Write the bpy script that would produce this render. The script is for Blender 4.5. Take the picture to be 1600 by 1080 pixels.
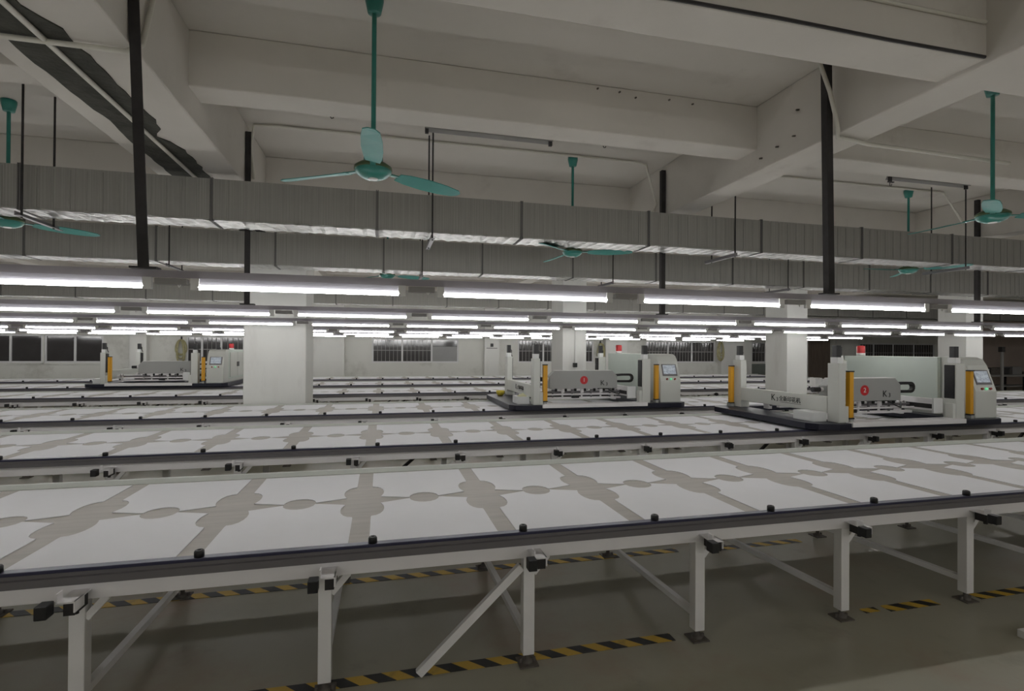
import bpy, bmesh, math, random
from mathutils import Vector, Matrix
random.seed(7)
S = bpy.context.scene
COL = S.collection
for o in list(bpy.data.objects):
    bpy.data.objects.remove(o)

# ------------------------------------------------------------------ camera, world, exposure
F_PX, YAW, PITCH, ROLL, CAM_Z = 820.86, 0.24341, 0.005358, 0.006477, 1.64
cy, sy, cp, sp = math.cos(YAW), math.sin(YAW), math.cos(PITCH), math.sin(PITCH)
FW = Vector((sy * cp, cy * cp, sp))
RT = Vector((cy, -sy, 0))
UP = RT.cross(FW)
R2 = RT * math.cos(ROLL) + UP * math.sin(ROLL)
U2 = UP * math.cos(ROLL) - RT * math.sin(ROLL)
CAMLOC = Vector((0, 0, CAM_Z))
cam_data = bpy.data.cameras.new('camera')
cam = bpy.data.objects.new('camera', cam_data)
COL.objects.link(cam)
cam_data.sensor_fit = 'HORIZONTAL'
cam_data.sensor_width = 36
cam_data.lens = F_PX / 1600 * 36
cam_data.clip_start = .05
cam_data.clip_end = 200
M = Matrix((R2, U2, -FW)).transposed().to_4x4()
M.translation = CAMLOC
cam.matrix_world = M
S.camera = cam
vs = S.view_settings
vs.view_transform = 'Standard'
vs.look = 'None'
vs.gamma = 1
vs.use_curve_mapping = False
vs.exposure = 1.18
TUBE_POWER = 13.0
w = bpy.data.worlds.new('night')
S.world = w
w.use_nodes = True
w.node_tree.nodes['Background'].inputs[0].default_value = (.02, .025, .035, 1)
w.node_tree.nodes['Background'].inputs[1].default_value = .3
S.cycles.use_denoising = True
S.cycles.max_bounces = 8
S.cycles.diffuse_bounces = 5
S.cycles.sample_clamp_indirect = 6
S.cycles.caustics_reflective = False
S.cycles.caustics_refractive = False

# ------------------------------------------------------------------ materials
def srgb(r, g, b):
    def f(c):
        c /= 255
        return c / 12.92 if c <= .04045 else ((c + .055) / 1.055) ** 2.4
    return (f(r), f(g), f(b), 1)

def mat(name, col, rough=.5, metal=0, var=.0, scale=3.0, bump=0, bscale=40, emit=0, ecol=None, stretch=None, spec=.5, coat=0, rvar=0):
    m = bpy.data.materials.new(name)
    m.use_nodes = True
    nt = m.node_tree
    b = nt.nodes['Principled BSDF']
    b.inputs['Base Color'].default_value = col
    b.inputs['Roughness'].default_value = rough
    b.inputs['Metallic'].default_value = metal
    b.inputs['Specular IOR Level'].default_value = spec
    b.inputs['Coat Weight'].default_value = coat
    if emit:
        b.inputs['Emission Color'].default_value = ecol or col
        b.inputs['Emission Strength'].default_value = emit
    tc = nt.nodes.new('ShaderNodeTexCoord')
    mp = nt.nodes.new('ShaderNodeMapping')
    nt.links.new(tc.outputs['Object'], mp.inputs[0])
    if stretch:
        mp.inputs['Scale'].default_value = stretch
    n = nt.nodes.new('ShaderNodeTexNoise')
    n.inputs['Scale'].default_value = scale
    n.inputs['Detail'].default_value = 6
    n.inputs['Roughness'].default_value = .6
    nt.links.new(mp.outputs[0], n.inputs['Vector'])
    r = nt.nodes.new('ShaderNodeValToRGB')
    r.color_ramp.elements[0].position = .3
    r.color_ramp.elements[1].position = .7
    r.color_ramp.elements[0].color = tuple(max(0, c * (1 - var)) for c in col[:3]) + (1,)
    r.color_ramp.elements[1].color = tuple(min(1, c * (1 + var)) for c in col[:3]) + (1,)
    nt.links.new(n.outputs['Fac'], r.inputs[0])
    nt.links.new(r.outputs[0], b.inputs['Base Color'])
    if rvar:
        mr = nt.nodes.new('ShaderNodeMapRange')
        mr.inputs['To Min'].default_value = max(0, rough - rvar)
        mr.inputs['To Max'].default_value = min(1, rough + rvar)
        nt.links.new(n.outputs['Fac'], mr.inputs['Value'])
        nt.links.new(mr.outputs[0], b.inputs['Roughness'])
    if bump:
        n2 = nt.nodes.new('ShaderNodeTexNoise')
        n2.inputs['Scale'].default_value = bscale
        n2.inputs['Detail'].default_value = 4
        nt.links.new(mp.outputs[0], n2.inputs['Vector'])
        bp = nt.nodes.new('ShaderNodeBump')
        bp.inputs['Strength'].default_value = bump
        bp.inputs['Distance'].default_value = .02
        nt.links.new(n2.outputs['Fac'], bp.inputs['Height'])
        nt.links.new(bp.outputs[0], b.inputs['Normal'])
    return m

def stain(m, col, scale, lo, hi, stretch=(1, 1, 1), amount=1.0):
    """overlay irregular stains of another colour on a material"""
    nt = m.node_tree
    b = nt.nodes['Principled BSDF']
    src = b.inputs['Base Color'].links[0].from_socket
    tc = nt.nodes.new('ShaderNodeTexCoord')
    mp = nt.nodes.new('ShaderNodeMapping')
    mp.inputs['Scale'].default_value = stretch
    mp.inputs['Location'].default_value = (scale * 1.7, scale * .3, 2.1)
    nt.links.new(tc.outputs['Object'], mp.inputs[0])
    n = nt.nodes.new('ShaderNodeTexNoise')
    n.inputs['Scale'].default_value = scale
    n.inputs['Detail'].default_value = 8
    n.inputs['Roughness'].default_value = .65
    nt.links.new(mp.outputs[0], n.inputs['Vector'])
    mr = nt.nodes.new('ShaderNodeMapRange')
    mr.inputs['From Min'].default_value = lo
    mr.inputs['From Max'].default_value = hi
    mr.inputs['To Max'].default_value = amount
    nt.links.new(n.outputs['Fac'], mr.inputs['Value'])
    mx = nt.nodes.new('ShaderNodeMix')
    mx.data_type = 'RGBA'
    nt.links.new(mr.outputs[0], mx.inputs['Factor'])
    nt.links.new(src, mx.inputs[6])
    mx.inputs[7].default_value = col
    nt.links.new(mx.outputs[2], b.inputs['Base Color'])

MT = {}
MT['ceiling'] = mat('ceiling_paint', (.58, .55, .50, 1), .9, var=.05, scale=.7)
stain(MT['ceiling'], (.36, .33, .29, 1), .9, .60, .78, amount=.6)
MT['beam'] = mat('beam_paint', (.60, .57, .52, 1), .9, var=.05, scale=1.2, bump=.06, bscale=6)
stain(MT['beam'], (.38, .34, .30, 1), 1.3, .60, .8, amount=.6)
MT['wall'] = mat('wall_paint', (.62, .62, .58, 1), .9, var=.05, scale=.8)
stain(MT['wall'], (.33, .32, .28, 1), 1.1, .54, .76, amount=.75)
MT['column'] = mat('column_paint', (.66, .66, .63, 1), .85, var=.05, scale=1.2, stretch=(1, 1, .3))
stain(MT['column'], (.45, .43, .40, 1), 1.6, .55, .8, stretch=(1, 1, .25), amount=.6)
MT['brownwall'] = mat('bare_wall', (.55, .46, .40, 1), .9, var=.12, scale=1.0)
MT['floor'] = mat('floor_epoxy', (.35, .335, .26, 1), .36, var=.10, scale=1.0, rvar=.12)
stain(MT['floor'], (.33, .25, .18, 1), .8, .52, .68, amount=.8)
stain(MT['floor'], (.19, .18, .135, 1), 2.3, .60, .75, amount=.5)
MT['board'] = mat('table_board', (.40, .375, .345, 1), .55, var=.10, scale=3, stretch=(.6, 6, 1))
MT['edge_tape'] = mat('edge_tape', (.52, .52, .48, 1), .4, var=.04)
MT['fabric'] = mat('white_fabric', (.765, .765, .79, 1), .85, var=.02, scale=2, bump=.08, bscale=250)
MT['chassis'] = mat('chassis_navy', (.012, .013, .026, 1), .4, .1, var=.1)
MT['navy'] = mat('navy_metal', (.035, .036, .075, 1), .35, .1, var=.1)
MT['gray_rail'] = mat('dark_aluminium', (.16, .152, .158, 1), .45, .2, var=.08)
MT['silver'] = mat('aluminium', (.84, .82, .825, 1), .45, .1, var=.05, scale=1.5)
MT['palelip'] = mat('pale_lip', (.50, .52, .48, 1), .5, var=.06, scale=2)
MT['legpaint'] = mat('silver_leg', (.82, .81, .80, 1), .45, .05, var=.05)
MT['black'] = mat('black_plastic', (.012, .012, .013, 1), .45, var=.1)
MT['darksteel'] = mat('dark_steel', (.035, .032, .032, 1), .6, .3, var=.3, scale=8)
MT['rust'] = mat('rusty_steel', (.13, .115, .10, 1), .7, .2, var=.35, scale=14)
MT['galv'] = mat('galvanised', (.33, .325, .30, 1), .38, .6, var=.16, scale=5, stretch=(14, 1, .1), bump=.25, bscale=9)
stain(MT['galv'], (.17, .17, .16, 1), 1.2, .58, .8, stretch=(1.4, 1, .6), amount=.35)
MT['foil'] = mat('foil', (.42, .42, .40, 1), .28, .9, var=.1, scale=8, bump=1.0, bscale=9)
MT['flange'] = mat('flange', (.16, .155, .15, 1), .5, .6, var=.1)
MT['pvc'] = mat('pvc_white', (.62, .60, .53, 1), .5, var=.04)
MT['teal'] = mat('teal_enamel', (.025, .20, .165, 1), .35, var=.06, coat=.2)
MT['tealblade'] = mat('teal_blade', (.05, .26, .23, 1), .45, var=.06)
MT['olive'] = mat('olive_ring', (.07, .11, .05, 1), .4, .4)
MT['machine'] = mat('machine_ivory', (.60, .61, .57, 1), .45, var=.03, scale=1.5)
MT['machine_white'] = mat('machine_white', (.72, .73, .72, 1), .45, var=.03)
MT['machine_gray'] = mat('machine_gray', (.36, .365, .35, 1), .5, var=.03)
MT['palegreen'] = mat('pale_green_panel', (.56, .62, .57, 1), .45, var=.03)
MT['yellow'] = mat('safety_yellow', (.72, .36, .02, 1), .4, var=.06)
MT['red'] = mat('red_plastic', (.55, .02, .025, 1), .35, var=.06)
MT['ink'] = mat('black_ink', (.01, .01, .01, 1), .6)
MT['white'] = mat('white_plastic', (.72, .72, .70, 1), .45, var=.03)
MT['screen'] = mat('screen', (.25, .28, .32, 1), .15, emit=.10, ecol=(.75, .82, .9, 1), var=.5, scale=30)
MT['green_led'] = mat('green_led', (.1, .7, .3, 1), .3, emit=.18, ecol=(.25, 1, .5, 1))
MT['red_button'] = mat('red_button', (.28, .03, .02, 1), .4)
MT['tube'] = mat('lit_tube', (1, 1, 1, 1), .3, emit=TUBE_POWER, ecol=(1.0, .99, .975, 1))
MT['batten'] = mat('batten_glow_tint', (.50, .49, .55, 1), .6, var=.03)  # lavender tint puts the tubes' bluish glow band into the batten colour
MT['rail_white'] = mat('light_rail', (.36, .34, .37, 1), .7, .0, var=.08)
MT['bitumen'] = mat('bitumen_strip', (.055, .055, .045, 1), .95, var=.35, scale=6, bump=.5, bscale=25)
MT['glass'] = mat('night_glass', (.05, .047, .047, 1), .08, var=.1, spec=.6)
MT['winframe'] = mat('window_frame', (.62, .62, .62, 1), .45, var=.03)
MT['winboard'] = mat('grey_window_board', (.26, .26, .255, 1), .6, var=.05)
MT['darkgreen'] = mat('dark_dado', (.16, .18, .16, 1), .7, var=.1)
MT['curtain'] = mat('brown_curtain', (.16, .125, .10, 1), .9, var=.2, scale=4, stretch=(4, 4, .3))
MT['rope'] = mat('old_hose', (.36, .33, .18, 1), .7, var=.2, scale=10)
MT['yellowball'] = mat('yellow_bowl', (.65, .52, .05, 1), .4)
MT['plug'] = mat('fixture_grey', (.30, .29, .28, 1), .6, var=.05)

def tape_mat():
    m = bpy.data.materials.new('hazard_tape')
    m.use_nodes = True
    nt = m.node_tree
    b = nt.nodes['Principled BSDF']
    b.inputs['Roughness'].default_value = .5
    tc = nt.nodes.new('ShaderNodeTexCoord')
    sx = nt.nodes.new('ShaderNodeSeparateXYZ')
    nt.links.new(tc.outputs['Object'], sx.inputs[0])
    a = nt.nodes.new('ShaderNodeMath'); a.operation = 'ADD'
    nt.links.new(sx.outputs[0], a.inputs[0]); nt.links.new(sx.outputs[1], a.inputs[1])
    d = nt.nodes.new('ShaderNodeMath'); d.operation = 'DIVIDE'; d.inputs[1].default_value = .178
    nt.links.new(a.outputs[0], d.inputs[0])
    f = nt.nodes.new('ShaderNodeMath'); f.operation = 'FRACT'
    nt.links.new(d.outputs[0], f.inputs[0])
    g = nt.nodes.new('ShaderNodeMath'); g.operation = 'GREATER_THAN'; g.inputs[1].default_value = .5
    nt.links.new(f.outputs[0], g.inputs[0])
    n = nt.nodes.new('ShaderNodeTexNoise'); n.inputs['Scale'].default_value = 9; n.inputs['Detail'].default_value = 6
    nt.links.new(tc.outputs['Object'], n.inputs['Vector'])
    mx = nt.nodes.new('ShaderNodeMix'); mx.data_type = 'RGBA'
    mx.inputs[6].default_value = (.62, .40, .05, 1); mx.inputs[7].default_value = (.014, .014, .014, 1)
    nt.links.new(g.outputs[0], mx.inputs['Factor'])
    mr = nt.nodes.new('ShaderNodeMapRange')
    mr.inputs['From Min'].default_value = .55; mr.inputs['From Max'].default_value = .75; mr.inputs['To Max'].default_value = .6
    nt.links.new(n.outputs['Fac'], mr.inputs['Value'])
    m2 = nt.nodes.new('ShaderNodeMix'); m2.data_type = 'RGBA'
    nt.links.new(mr.outputs[0], m2.inputs['Factor'])
    nt.links.new(mx.outputs[2], m2.inputs[6]); m2.inputs[7].default_value = (.07, .07, .055, 1)
    nt.links.new(m2.outputs[2], b.inputs['Base Color'])
    return m
MT['tape'] = tape_mat()

# ------------------------------------------------------------------ mesh helpers
class MB:
    """collects shapes, links them as ONE mesh object"""
    def __init__(s):
        s.v, s.f, s.sm = [], [], []
    def add(s, vv, ff, smooth=False):
        k = len(s.v)
        s.v += [tuple(p) for p in vv]
        s.f += [tuple(i + k for i in q) for q in ff]
        s.sm += [smooth] * len(ff)
        return s
    def box(s, x0, x1, y0, y1, z0, z1):
        return s.add([(x0, y0, z0), (x1, y0, z0), (x1, y1, z0), (x0, y1, z0), (x0, y0, z1), (x1, y0, z1), (x1, y1, z1), (x0, y1, z1)],
                     [(0, 3, 2, 1), (4, 5, 6, 7), (0, 1, 5, 4), (1, 2, 6, 5), (2, 3, 7, 6), (3, 0, 4, 7)])
    def bar(s, a, b, wd, ht):
        """rectangular bar from a to b; ht is measured in the plane with world z, wd across"""
        a, b = Vector(a), Vector(b)
        d = (b - a).normalized()
        up = Vector((0, 0, 1)) if abs(d.z) < .99 else Vector((0, 1, 0))
        r = d.cross(up).normalized()
        u = r.cross(d)
        q = []
        for p in (a, b):
            for i, j in ((-1, -1), (1, -1), (1, 1), (-1, 1)):
                q.append(p + r * (i * wd / 2) + u * (j * ht / 2))
        return s.add(q, [(0, 1, 2, 3), (7, 6, 5, 4), (0, 4, 5, 1), (1, 5, 6, 2), (2, 6, 7, 3), (3, 7, 4, 0)])
    def prism(s, poly, axis, a, b):
        """poly: 2-D points; axis 'x','y','z' = extrusion direction"""
        def P(p, t):
            return {'x': (t, p[0], p[1]), 'y': (p[0], t, p[1]), 'z': (p[0], p[1], t)}[axis]
        n = len(poly)
        vv = [P(p, a) for p in poly] + [P(p, b) for p in poly]
        ff = [tuple(range(n)), tuple(range(2 * n - 1, n - 1, -1))] + [(i + n, (i + 1) % n + n, (i + 1) % n, i) for i in range(n)]
        return s.add(vv, ff)
    def tube(s, pts, r, n=10, caps=True):
        pts = [Vector(p) for p in pts]
        rr = r if isinstance(r, (list, tuple)) else [r] * len(pts)
        rings = []
        prev = None
        for i, p in enumerate(pts):
            d = (pts[min(i + 1, len(pts) - 1)] - pts[max(i - 1, 0)]).normalized()
            if prev is None:
                t = Vector((0, 0, 1)) if abs(d.z) < .9 else Vector((1, 0, 0))
                u = d.cross(t).normalized()
            else:
                u = (prev - d * prev.dot(d)).normalized()
            prev = u
            v = d.cross(u)
            rings.append([p + (u * math.cos(2 * math.pi * k / n) + v * math.sin(2 * math.pi * k / n)) * rr[i] for k in range(n)])
        vv = [q for ring in rings for q in ring]
        ff = []
        for i in range(len(pts) - 1):
            for k in range(n):
                ff.append((i * n + k, i * n + (k + 1) % n, (i + 1) * n + (k + 1) % n, (i + 1) * n + k))
        s.add(vv, ff, True)
        if caps:
            s.add(rings[0], [tuple(range(n - 1, -1, -1))])
            s.add(rings[-1], [tuple(range(n))])
        return s
    def lathe(s, prof, n=24, c=(0, 0)):
        vv, ff = [], []
        for (r, z) in prof:
            for k in range(n):
                a = 2 * math.pi * k / n
                vv.append((c[0] + r * math.cos(a), c[1] + r * math.sin(a), z))
        m = len(prof)
        for i in range(m - 1):
            for k in range(n):
                ff.append((i * n + k, i * n + (k + 1) % n, (i + 1) * n + (k + 1) % n, (i + 1) * n + k))
        return s.add(vv, ff, True)
    def mesh(s, name, m):
        me = bpy.data.meshes.new(name)
        me.from_pydata(s.v, [], s.f)
        me.update()
        bm = bmesh.new(); bm.from_mesh(me)
        bmesh.ops.recalc_face_normals(bm, faces=bm.faces)
        bm.to_mesh(me); bm.free()
        me.polygons.foreach_set('use_smooth', s.sm)
        me.materials.append(m)
        return me
    def build(s, name, m, parent=None, loc=(0, 0, 0), bevel=0):
        o = bpy.data.objects.new(name, s.mesh(name, MT[m] if isinstance(m, str) else m))
        COL.objects.link(o)
        o.parent = parent
        o.location = loc
        if bevel:
            md = o.modifiers.new('bevel', 'BEVEL')
            md.width = bevel; md.segments = 2; md.limit_method = 'ANGLE'
        return o

def tag(o, label=None, cat=None, group=None, kind=None):
    if label: o['label'] = label
    if cat: o['category'] = cat
    if group: o['group'] = group
    if kind: o['kind'] = kind
    return o
def empty(name, loc=(0, 0, 0), rz=0, **k):
    o = bpy.data.objects.new(name, None)
    COL.objects.link(o)
    o.location = loc
    o.rotation_euler = (0, 0, rz)
    o.empty_display_size = .1
    return tag(o, **k)
def kids(o):
    return [c for c in bpy.data.objects if c.parent == o] if not CH else CH.get(o.name, [])
CH = {}
def dup(o, parent=None, loc=None):
    c = o.copy()
    COL.objects.link(c)
    if parent is not None: c.parent = parent
    if loc is not None: c.location = loc
    return c
def dup_tree(root, loc, rz=None):
    r = dup(root, None, loc)
    if rz is not None: r.rotation_euler = (0, 0, rz)
    for ch in list(root.children):
        c = dup(ch, r)
        for g in list(ch.children):
            dup(g, c)
    return r
def struct(name, mb, m, parent=None, bevel=0):
    o = mb.build(name, m, parent, bevel=bevel)
    if parent is None: o['kind'] = 'structure'
    return o
def text(name, body, m, parent, loc, rot, size, extrude=.002):
    cu = bpy.data.curves.new(name, 'FONT')
    cu.body = body
    cu.size = size
    cu.align_x = 'CENTER'
    cu.align_y = 'CENTER'
    cu.extrude = extrude
    tmp = bpy.data.objects.new(name + '_tmp', cu)
    COL.objects.link(tmp)
    bpy.context.view_layer.update()
    me = bpy.data.meshes.new_from_object(tmp.evaluated_get(bpy.context.evaluated_depsgraph_get()))
    bpy.data.objects.remove(tmp)
    me.materials.clear()
    me.materials.append(MT[m])
    o = bpy.data.objects.new(name, me)
    COL.objects.link(o)
    o.parent = parent
    o.location = loc
    o.rotation_euler = rot
    return o

ORD = ['first', 'second', 'third', 'fourth', 'fifth', 'sixth', 'seventh', 'eighth', 'ninth', 'tenth', 'eleventh', 'twelfth', 'thirteenth',
       'fourteenth', 'fifteenth', 'sixteenth', 'seventeenth', 'eighteenth', 'nineteenth', 'twentieth']
def ordinal(i):
    if i < 20: return ORD[i]
    t = ['twenty', 'thirty', 'forty', 'fifty'][(i + 1) // 10 - 2]
    return {'twenty': 'twentieth', 'thirty': 'thirtieth', 'forty': 'fortieth', 'fifty': 'fiftieth'}[t] if (i + 1) % 10 == 0 else t + '-' + ORD[(i + 1) % 10 - 1]
def px(p):
    v = Vector(p) - CAMLOC
    d = v.dot(FW)
    if d < .05: return None
    return (800 + F_PX * v.dot(R2) / d, 540 - F_PX * v.dot(U2) / d)
SERIES = []      # (objects, label format, category, group, fallback label, drop hidden)

# ------------------------------------------------------------------ room shell
K = 1.07                     # everything under the ceiling is laid out about eye height
def kz(z): return CAM_Z + (z - CAM_Z) * K
def kp(p): return (p[0] * K, p[1] * K, kz(p[2]))
CEIL = kz(3.87)
XL, XR, YF, YB = -17.0, 36.0, -7.0, 19.0
struct('floor', MB().box(XL, XR, YF, YB, -.12, 0), 'floor')
struct('ceiling', MB().box(XL, XR, YF, YB, CEIL, CEIL + .15), 'ceiling')
struct('wall_left', MB().box(XL - .2, XL, YF, YB, 0, CEIL), 'wall')
struct('wall_right', MB().box(XR, XR + .2, YF, YB, 0, CEIL), 'brownwall')
struct('wall_front', MB().box(XL, XR, YF - .2, YF, 0, CEIL), 'wall')
SILL, HEAD = 1.105, 1.97
WINS = [(-13.0, -10.03), (-9.99, -8.43), (-6.12, -4.40), (-.32, 2.72), (4.95, 7.98), (10.2, 13.35), (15.1, 17.6), (20.7, 25.0)]
def wall_with_holes(x0, x1, y0, y1, holes):
    mb = MB()
    xs = x0
    for a, b in holes:
        if a > xs + .001: mb.box(xs, a, y0, y1, 0, CEIL)
        mb.box(a, b, y0, y1, 0, SILL)
        mb.box(a, b, y0, y1, HEAD, CEIL)
        xs = b
    mb.box(xs, x1, y0, y1, 0, CEIL)
    return mb
struct('wall_back', wall_with_holes(XL, 27.9, YB, YB + .22, WINS), 'wall')
struct('wall_back_bare', MB().box(27.9, XR, YB, YB + .22, 0, CEIL), 'brownwall')

def window(n, a, b, mull, bars, board=None):
    fr = MB()
    t, y0, y1 = .05, YB + .02, YB + .09
    fr.box(a, b, y0, y1, SILL, SILL + t).box(a, b, y0, y1, HEAD - t, HEAD)
    fr.box(a, a + t, y0, y1, SILL + t, HEAD - t).box(b - t, b, y0, y1, SILL + t, HEAD - t)
    edges = [a + t] + [v for m in mull for v in (m - .03, m + .03)] + [b - t]
    for m in mull:
        fr.box(m - .03, m + .03, y0, y1, SILL + t, HEAD - t)
    w_ = struct('window_%d' % n, fr, 'winframe')
    for i in range(0, len(edges), 2):
        MB().box(edges[i], edges[i + 1], YB + .05, YB + .06, SILL + t, HEAD - t).build('pane', 'glass', w_)
        if board == i // 2:
            MB().box(edges[i], edges[i + 1], YB + .035, YB + .048, SILL + t, SILL + .58).build('window_board', 'winboard', w_)
        if bars and board != i // 2:
            g = MB()
            k = max(2, int((edges[i + 1] - edges[i]) / .125))
            for j in range(1, k):
                x = edges[i] + (edges[i + 1] - edges[i]) * j / k
                g.box(x - .007, x + .007, YB + .025, YB + .04, SILL + t, HEAD - t)
            g.box(edges[i], edges[i + 1], YB + .024, YB + .041, 1.53, 1.555)
            g.build('security_bars', 'plug', w_)
    MB().box(a - .04, b + .04, YB - .03, YB + .02, SILL - .05, SILL).build('window_sill', 'wall', w_)
window(1, *WINS[0], [-11.99, -10.86], False)
window(2, *WINS[1], [-9.195], False)
window(3, *WINS[2], [-5.67, -5.10], True)
window(4, *WINS[3], [.715, 1.75], True, board=2)
window(5, *WINS[4], [5.95, 6.95], True)
window(6, *WINS[5], [11.2, 12.28], True)
window(7, *WINS[6], [15.8, 16.7], True)
window(8, *WINS[7], [21.5, 22.6, 23.8], True)
struct('trim_1', MB().box(15.1, 17.6, YB - .012, YB, .02, SILL - .06), 'darkgreen')
d1 = struct('door_1', MB().box(17.95, 19.05, YB - .05, YB, 0, 2.3), 'curtain')
MB().box(18.05, 18.95, YB - .06, YB - .05, .15, 1.0).build('door_panel', 'curtain', d1)
MB().box(18.05, 18.95, YB - .06, YB - .05, 1.15, 2.15).build('door_panel', 'curtain', d1)

# wall pilasters
for a, b in ((-12.1, -11.6), (-7.65, -7.17), (-2.32, -1.23), (3.64, 4.19), (8.4, 9.3), (13.5, 14.95), (19.2, 20.4), (25.2, 26.4)):
    struct('pilaster', MB().box(a, b, YB - .2, YB, 0, CEIL), 'column', bevel=.01)

# columns
for a, b, y1 in ((-2.195, -1.23, 10.38), (3.32, 3.80, 10.08), (8.34, 8.86, 10.05), (13.32, 13.85, 10.05), (18.3, 18.8, 10.05), (-7.1, -6.6, 10.05), (23.3, 23.8, 10.05)):
    struct('column', MB().box(a, b, 9.40, y1, 0, CEIL), 'column', bevel=.012)

# beams
for i, (y0, y1, z) in enumerate(((-.6, -.3, 3.47), (2.24, 2.52, 3.30), (4.12, 4.40, 3.47), (6.65, 6.92, 3.47), (9.5, 9.95, 3.28), (12.1, 12.4, 3.47), (14.6, 14.9, 3.47), (16.9, 17.2, 3.30))):
    struct('ceiling_beam', MB().box(XL, XR, y0 * K if y0 < 9 else y0, y1 * K if y0 < 9 else y1, kz(z), CEIL), 'beam', bevel=.012)
for a, b in ((-2.08, -1.33), (3.32, 3.64), (8.34, 8.66), (13.32, 13.64), (18.32, 18.64), (23.3, 23.62), (28.3, 28.62), (-7.05, -6.75), (-12.0, -11.7)):
    struct('ceiling_beam', MB().box(a * K, b * K, YF, YB, kz(3.27), CEIL), 'beam', bevel=.012)

# ragged bitumen strip under the expansion-joint beam
mb = MB()
n = 90
la, ra = [], []
for i in range(n + 1):
    y = 1.2 + (8.9 - 1.2) * i / n
    la.append((-1.945 + random.uniform(-.008, .008) + .03 * max(0, math.sin(i * .21)) ** 4, y))
    ra.append((-1.605 + random.uniform(-.018, .018) - .09 * max(0, math.sin(i * .33 + 1)) ** 8, y))
poly_v = [kp(q) for q in [(p[0], p[1], 3.262) for p in la] + [(p[0], p[1], 3.262) for p in ra] + [(p[0], p[1], 3.272) for p in la] + [(p[0], p[1], 3.272) for p in ra]]
ff = []
N = n + 1
for i in range(n):
    ff += [(i, i + 1, N + i + 1, N + i), (2 * N + i, 3 * N + i, 3 * N + i + 1, 2 * N + i + 1), (i, 2 * N + i, 2 * N + i + 1, i + 1), (N + i, N + i + 1, 3 * N + i + 1, 3 * N + i)]
mb.add(poly_v, ff)
tag(mb.build('joint_strip', 'bitumen'), 'ragged black sealing strip along the underside of the left deep beam', 'sealing strip')

# conduits
def conduit(pts, r, label):
    tag(MB().tube([kp(p) for p in pts], r, 8).build('conduit', 'pvc'), label, 'pipe', 'white conduits under the ceiling')
conduit([(-1.73, 1.2, 3.245), (-1.73, 5.0, 3.245), (-1.73, 8.8, 3.245)], .016, 'straight white conduit running along the black strip of the left beam')
conduit([(-6, 3.27, 3.24), (-3, 3.27, 3.24), (-1.5, 3.27, 3.24), (-1.36, 3.28, 3.245), (-1.31, 3.34, 3.32), (-1.31, 3.45, 3.60), (-1.31, 3.52, 3.80)], .016, 'white conduit crossing under the left beam and bending up its side')
conduit([(-1.2, 3.26, 3.852), (1, 3.26, 3.852), (2.98, 3.26, 3.852), (3.08, 3.25, 3.845), (3.13, 3.22, 3.78), (3.19, 3.185, 3.55), (3.235, 3.175, 3.36), (3.27, 3.19, 3.275), (3.33, 3.25, 3.25), (3.68, 3.30, 3.25), (5.2, 3.33, 3.25)], .016, 'white conduit along the ceiling bending down past the right dark post')
conduit([(-1.31, 6.0, 3.40), (-1.31, 5.85, 3.7), (-1.25, 5.70, 3.852), (-1.05, 5.67, 3.852), (1, 5.67, 3.852), (2.9, 5.67, 3.852), (3.05, 5.70, 3.84), (3.298, 5.9, 3.45), (3.298, 6.05, 3.30)], .015, 'white conduit above the middle bay bending down at both ends')
conduit([(3.66, 5.66, 3.852), (5.5, 5.66, 3.852), (7.6, 5.66, 3.852), (8.32, 5.9, 3.5)], .015, 'thin white conduit on the ceiling of the right bay')
# dark wire along the nearest beam
tag(MB().tube([kp((x, 2.233, z)) for x, z in ((-.5, 3.312), (1.0, 3.304), (1.9, 3.309), (2.6, 3.302), (3.3, 3.305))], .010, 6).build('cable', 'darksteel'), 'dark cable along the front edge of the nearest cross beam', 'cable')
tag(MB().tube([kp((.5, 2.229, 3.50)), kp((3.3, 2.229, 3.50))], .012, 6).build('conduit', 'pvc'), 'pipe across the front face of the nearest cross beam, top right', 'pipe', 'white conduits under the ceiling')

# ceiling hooks
for (x, y), lab in zip(((-.47, 5.24), (2.32, 5.25), (6.5, 5.51), (7.02, 5.1)), ('leftmost', 'second from the left', 'third from the left', 'rightmost')):
    t = empty('ceiling_hook', (x * K, y * K, CEIL), label='small dark iron hook on the ceiling, %s of four' % lab, cat='hook', group='iron ceiling hooks')
    MB().box(-.05, .05, -.012, .012, -.012, 0).build('plate', 'darksteel', t)
    MB().tube([(-.018, 0, -.01), (-.018, 0, -.05), (-.008, 0, -.065), (.01, 0, -.06), (.014, 0, -.03)], .005, 6).build('hook', 'darksteel', t)

# short nails left in the second cross beam and the right deep beam
for i, (x, z) in enumerate(((1.75, 3.835), (1.95, 3.83), (2.1, 3.80), (2.42, 3.82), (2.65, 3.81))):
    p = kp((x, 4.12, z))
    tag(MB().tube([(p[0], p[1] + .004, p[2]), (p[0], p[1] - .022, p[2] - .006)], .008, 6).build('nail', 'rust'), 'rusty nail in the upper edge of the second cross beam, %s from the left' % ORD[i], 'nail', 'nails in the beams')
for i, (y, z) in enumerate(((3.62, 3.62), (3.66, 3.42), (3.85, 3.40), (4.05, 3.37))):
    p = kp((3.32, y, z))
    tag(MB().tube([(p[0] + .004, p[1], p[2]), (p[0] - .03, p[1], p[2] - .006)], .008, 6).build('nail', 'rust'), 'rusty nail in the side of the right deep beam, %s from the right' % ORD[i], 'nail', 'nails in the beams')

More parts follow.
